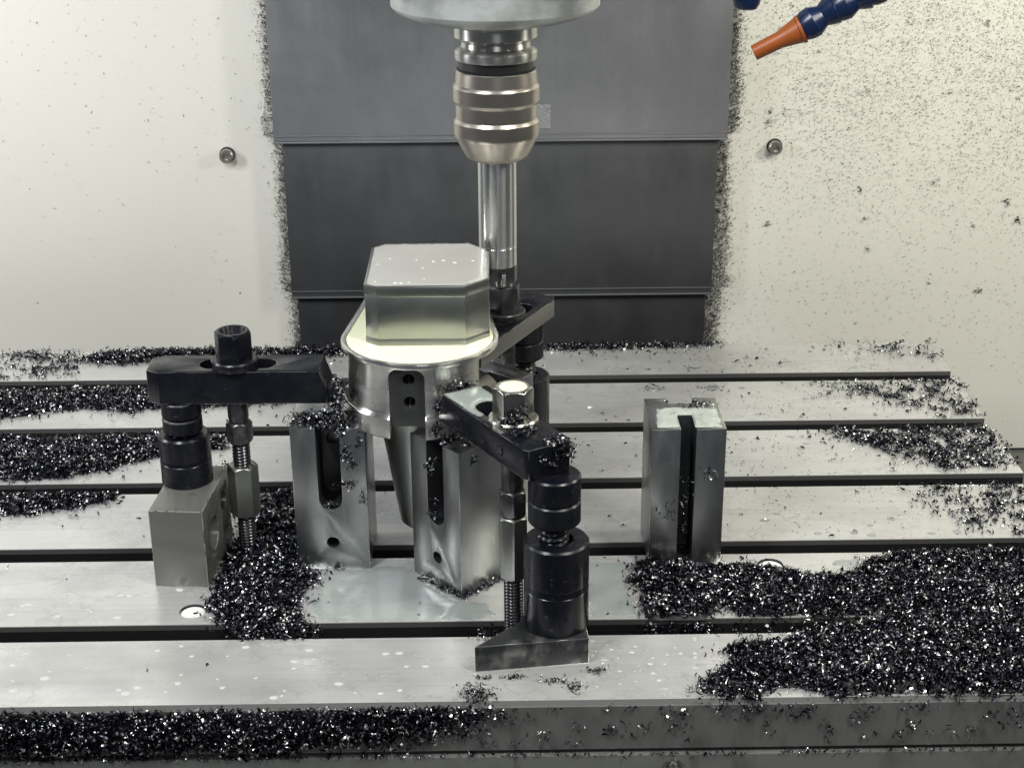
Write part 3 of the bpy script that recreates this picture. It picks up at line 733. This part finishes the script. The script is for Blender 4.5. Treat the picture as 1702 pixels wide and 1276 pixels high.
clump([(9, .8, 143, 6, 3, 5), (14, 2.6, 146, 4, 3, 7), (4, 2, 141, 6, 3, 2.2), (15, -1, 137, 9, 4, 2)], 0, 190, 'wet swarf sticking to the nut of the front clamp strap')
clump([(33, -10, 134.8, 10, 8, 1.6), (40, -13, 132, 5, 3, 3), (42, -11, 127, 2, 5, 6), (36, -15.5, 130, 6, 1.5, 3), (8, -6, 128, 2, 3, 4), (24, -18.5, 128, 3, 1.2, 3), (31, -16, 122, 7, 1.2, 2), (36, -15, 128, 4, 1.2, 3), (2, 0, 124, 2.5, 1.5, 4)], 0, 200, 'wet swarf heaped on the tail of the front clamp strap')
clump([(-24, 71, 135, 9, 3, 2), (-36, 67, 123, 3, 4, 7), (-19, 74, 135, 5, 3, 1.6), (-38, 67, 108, 4, 4, 6)], 0, 260, 'swarf jammed between the front clamp nose and the workpiece body')
clump([(126, 120, 98.6, 14, 7, 1.2), (136, 124, 99, 8, 5, 1.4), (144.6, 90, 90, 1.5, 3, 8), (144.8, 88, 70, 1.2, 3, 14), (110, 83.6, 40, 8, 1, 8), (135, 83.6, 68, 8, 1, 6), (120.5, 86, 60, 4, 3, 26), (120.5, 86, 25, 4, 3, 20)], 0, 36, 'fine swarf sprinkled over the lone slotted block')
clump([(32, -13, 75, 11, 10, 2), (19.6, 236, 76, 11, 9, 2)], 0, 75, 'tiny swarf crumbs around the jack screws', size=(.4, .8))
clump([(-166, 107, 66, 8, 3, 2), (-176.5, 104, 67, 2.5, 3, 4)], 0, 120, 'swarf curls caught on top of the left coupling nut')
clump([(-222, 118, 84, 5, 5, 6), (-226, 122, 78, 6, 6, 8)], 0, 120, 'swarf heap peeping out behind the left screw jack')

# front face: wet swarf hanging on the apron
n = 7000
x = -300 + rng.random(n) * 300; z = -1.5 - 34 * rng.random(n)
zl = -36 + 17 * np.clip((x + 110) / 110, 0, 1) ** 1.3 + 16 * (fbm(x * .045, z * 0 + 2) - .5)
w_ = np.clip((-2 - x) / 40, 0, 1) ** .7 * np.clip((z - zl) / 9, 0, 1) + .12 * np.clip((-x - 20) / 60, 0, 1)
k = rng.random(n) < w_
yy = -72.5 - 5.5 * np.sin(np.clip((-z) / 32, 0, 1) * math.pi) * rng.random(n) ** .6
def bulge(x, z):
    return 5.5 * np.sin(np.clip(-z / 33, 0, 1) * math.pi) * np.clip((-25 - x) / 60, 0, 1) * np.clip((z + 32 - 15 * np.clip((x + 110) / 110, 0, 1)) / 8, 0, 1) * (.3 + 1.2 * fbm(x * .08, z * .1)) - .8
bed = heightfield(bulge, -300, 0, -33, -5, 2.4)
for v in bed.verts: v.co = Vector((v.co.x, -71.2 - max(v.co.z, -.1), v.co.y))
yy = -72 - np.maximum(bulge(x, z), 0) - rng.random(n) ** 2 * 2.0
swarf('swarf_pile', np.stack([x, yy, z], -1)[k], 'thick wet swarf clinging to the front face of the table at lower left', base=bed)
fx = []
for _ in range(95):
    cx, cz = -60 + rng.random() ** 1.2 * 360, -3 - rng.random() ** 1.6 * 26
    m = int(3 + rng.random() * 9)
    fx.append(np.stack([cx + rng.normal(size=m) * 2.8, -72 - rng.random(m) * 1.2, np.minimum(cz + rng.normal(size=m) * 2.0, -1)], -1))
gx = rng.random(420) * 620 - 300
fx.append(np.stack([gx, -73 - rng.random(420), -33.6 + rng.normal(size=420) * .7], -1))
swarf('loose_swarf', np.concatenate(fx), 'scattered wet swarf bits stuck on the grey front face at lower right', size=(.5, 1.1))

# loose chips all over the table
m = 520
x = -350 + rng.random(m) * 735; y = -68 + rng.random(m) * 550
k = ~in_slot(y) & (rng.random(m) < np.where(x > 60, .85, .28) * np.where(y < 0, .45, 1))
swarf('loose_swarf', np.stack([x, y, np.full(m, .8)], -1)[k], 'single swarf curls scattered over the bare table strips', size=(.6, 1.25), flat=.5)
m = 5200
x = 150 + rng.random(m) * 236; y = 118 + rng.random(m) * 366
k = ~in_slot(y) & (rng.random(m) < np.clip(fbm(x * .03 + 5, y * .03) * 1.2 - .35, 0, .5))
swarf('loose_swarf', np.stack([x, y, np.full(m, .4)], -1)[k], 'fine swarf dust sprinkled on the right half of the table', m=M['speck'], size=(.5, 1.2), flat=.35, temps=FLECKS)

# swarf stuck on the wall
B = [[1, 0, 0], [0, 0, -1], [0, 1, 0]]
def wall_specks(x, z, label, size, temps=FLECKS, depth=1.0, m='speck'):
    return swarf('stuck_swarf', np.stack([x, WY - .3 - rng.random(len(x)) * depth, z], -1), label, m=M[m], size=size, flat=.55, temps=temps, basis=B)
def band(side, n):
    z = -60 + rng.random(n) * 440
    edge = np.where(z > 160, 203.5 if side < 0 else 216, np.where(z > 8, 197 if side < 0 else 209, 191.5 if side < 0 else 204.5))
    wd = (10 if side < 0 else 13) * (.55 + .8 * fbm(z * .03, z * 0 + side))
    off = -5 + rng.random(n) ** 1.4 * wd * 1.2 + rng.exponential(size=n) * 2.6
    return side * (edge + off) * (1 + 0.0), z
x, z = band(-1, 9500); wall_specks(x + 0, z, 'band of grey swarf stuck to the wall along the left edge of the way cover', (.7, 1.9), depth=3)
x, z = band(1, 14000); wall_specks(x, z, 'band of grey swarf stuck to the wall along the right edge of the way cover', (.7, 1.9), depth=3)
n = 76000
x = 214 + rng.random(n) * 340; z = -160 + rng.random(n) * 490
den = np.clip((z - 40) / 170, 0, 1) ** 1.3 * np.clip(.35 + (x - 225) / 170, .1, 1) + .08 * np.clip((z + 160) / 160, 0, 1)
den *= .45 + 1.1 * fbm(x * .018 + 2, z * .018)
k = rng.random(n) < den * .97
wall_specks(x[k], z[k], 'spray of tiny swarf flecks over the upper right of the cream wall', (.35, 1.45))
n = 520
x = -470 + rng.random(n) * 255; z = -20 + rng.random(n) * 340
k = rng.random(n) < np.clip((z + 20) / 260, .12, .8)
wall_specks(x[k], z[k], 'sparse swarf flecks on the left of the cream wall', (.6, 1.9))
cx = 235 + rng.random(40) ** .7 * 290; cz = -60 + rng.random(40) ** .6 * 370; cn = (3 + 15 * rng.random(40) ** 2.5).astype(int)
x = np.concatenate([c + rng.normal(size=k_) * (.8 + 1.5 * rng.random()) for c, k_ in zip(cx, cn)]); z = np.concatenate([c + rng.normal(size=k_) * (1 + 1.6 * rng.random()) for c, k_ in zip(cz, cn)])
wall_specks(x, z, 'dark tangled swarf clots on the right of the cream wall', (.5, 1.1), temps=CURLS, depth=1.5, m='chip')
# flecks on the way cover
n = 420
x = -190 + rng.random(n) * 385; z = 10 + rng.random(n) * 140
swarf('stuck_swarf', np.stack([x, np.full(n, 604.2), z], -1), 'pale swarf flecks on the middle plate of the way cover', m=M['chip'], size=(.3, 1.0), flat=.4, temps=FLECKS, basis=B)

# ------------------------------------------------------------------ coolant drops and wet patches
dv = []
def drop(cx, cy, r, z=0.0, h=.28, st=1.35, ang=0.0):
    bm = lathe([(r, 0), (r * .86, h * .55), (r * .5, h * .92), (0, h)], 14)
    return xf(bm, Matrix.Translation((cx, cy, z + .01)) @ Matrix.Rotation(ang, 4, 'Z') @ Matrix.Diagonal((st, 1, 1, 1)))
for _ in range(80):
    px = -345 + rng.random() * 330; py = -64 + rng.random() * 60 if rng.random() < .62 else 20 + rng.random() * 45
    if py > 0 and px > -205: continue
    dv.append(drop(px, py, .7 + 1.5 * rng.random() ** 2, ang=.2 * rng.normal()))
for _ in range(40): dv.append(drop(52 + rng.random() * 70, -60 + rng.random() * 56, .5 + .8 * rng.random() ** 2))
o = part('coolant_drops', join_bm(*dv), M['drop'], bev=0)
tag(o, 'small milky coolant drops dried on the front table strips', 'coolant', 'stuff')
dv = [drop(-80 + 66 * rng.random(), 104 + 60 * rng.random() ** 1.5, .5 + .8 * rng.random() ** 2, 190.05, .3) for _ in range(13)]
o = part('coolant_drops', join_bm(*dv), M['white'], bev=0); tag(o, 'white coolant drops on top of the octagonal block', 'coolant', 'stuff')
def s2hole(x, y):
    ux, uy = math.cos(d2), math.sin(d2)
    lx = (x - 28.93) * ux + (y + 15.6) * uy; ly = -(x - 28.93) * uy + (y + 15.6) * ux
    return np.minimum(np.hypot(np.maximum(np.abs(lx - 52) - 14, 0), ly) - 9.6, 14.6 - np.abs(ly))
hf = lambda x, y: np.where((x > 115) & (x < 126.5) & (y < 108.5), -1.0, 9.0)
film('coolant_film', [(100.5, 88), (143.5, 87), (144, 119), (134, 121), (112, 121), (102, 119)], 98.0, 1.0, M['whitegreen'], 'milky coolant puddle on top of the lone slotted block', hole_fn=hf, rag=2.5)
film('coolant_film', [(-33.6, 61.5), (-11.5, 74.5), (3, 50), (4, 38), (-2, 30), (-12, 26), (-15, 30)], 134.02, .5, M['milkgrey'], 'grey green coolant film on the nose half of the front clamp strap', rag=.6, edge=1.5, amp=.3, hole_fn=s2hole)

film('coolant_film', [(-116, 84), (-86, 88), (-62, 92), (-50, 70), (-30, 44), (-8, 40), (-2, 24), (-20, 19), (-112, 19), (-121, 44)], 0.0, .22, M['wet'], 'thin wet sheen of coolant on the table between the two front slotted blocks', rag=3, edge=5, amp=.6, st=1.0)
film('coolant_film', [(50, 92), (92, 90), (84, 60), (88, 24), (56, 20)], 0.0, .2, M['wet'], 'thin wet sheen of coolant on the table left of the lone block', rag=5, edge=5, amp=.6, st=1.0)
film('coolant_film', [(222, 92), (262, 93), (262, 80), (235, 74), (215, 84)], 0.0, .22, M['wet'], 'small wet patch of coolant behind the right swarf heap', rag=3, edge=4, amp=.6, st=1.0)

dv, P = [], []
for _ in range(150):
    px, py = 60 + rng.random() * 300, 122 + rng.random() * 355
    if any(a_ - 3 < py < a_ + 21 for a_ in SLOT_Y) or (95 < px < 150 and py < 140): continue
    r_ = 1.2 + 1.9 * rng.random() ** 2
    dv.append(drop(px, py, r_, st=1.2 + .5 * rng.random(), h=.35))
    if rng.random() < .6: P.append((px + rng.normal() * .6, py, .9))
o = part('coolant_drops', join_bm(*dv), M['wet'], bev=0)
tag(o, 'wet coolant drops with swarf curls in them on the right half of the table', 'coolant', 'stuff')
swarf('loose_swarf', np.array(P), 'swarf curls sitting in coolant drops on the right half of the table', size=(.8, 1.7), flat=.6)

for x_, y_ in ((129.9, 387.5), (180.0, 386.1)):
    film('coolant_puddle', [(x_ + 9.5 * math.cos(a_), y_ + 7.5 * math.sin(a_)) for a_ in np.linspace(0, 6, 16)], 0.0, .5, M['wet'],
         'small coolant puddle with fine swarf behind the lone block, %s of the two' % ('left' if x_ < 150 else 'right'), rag=2, edge=2, st=.9)
    swarf('loose_swarf', np.stack([x_ + rng.normal(size=26) * 5, y_ + rng.normal(size=26) * 3.6, np.full(26, .7)], -1), 'fine swarf in the %s small coolant puddle behind the lone block' % ('left' if x_ < 150 else 'right'), size=(.4, .9), flat=.5)
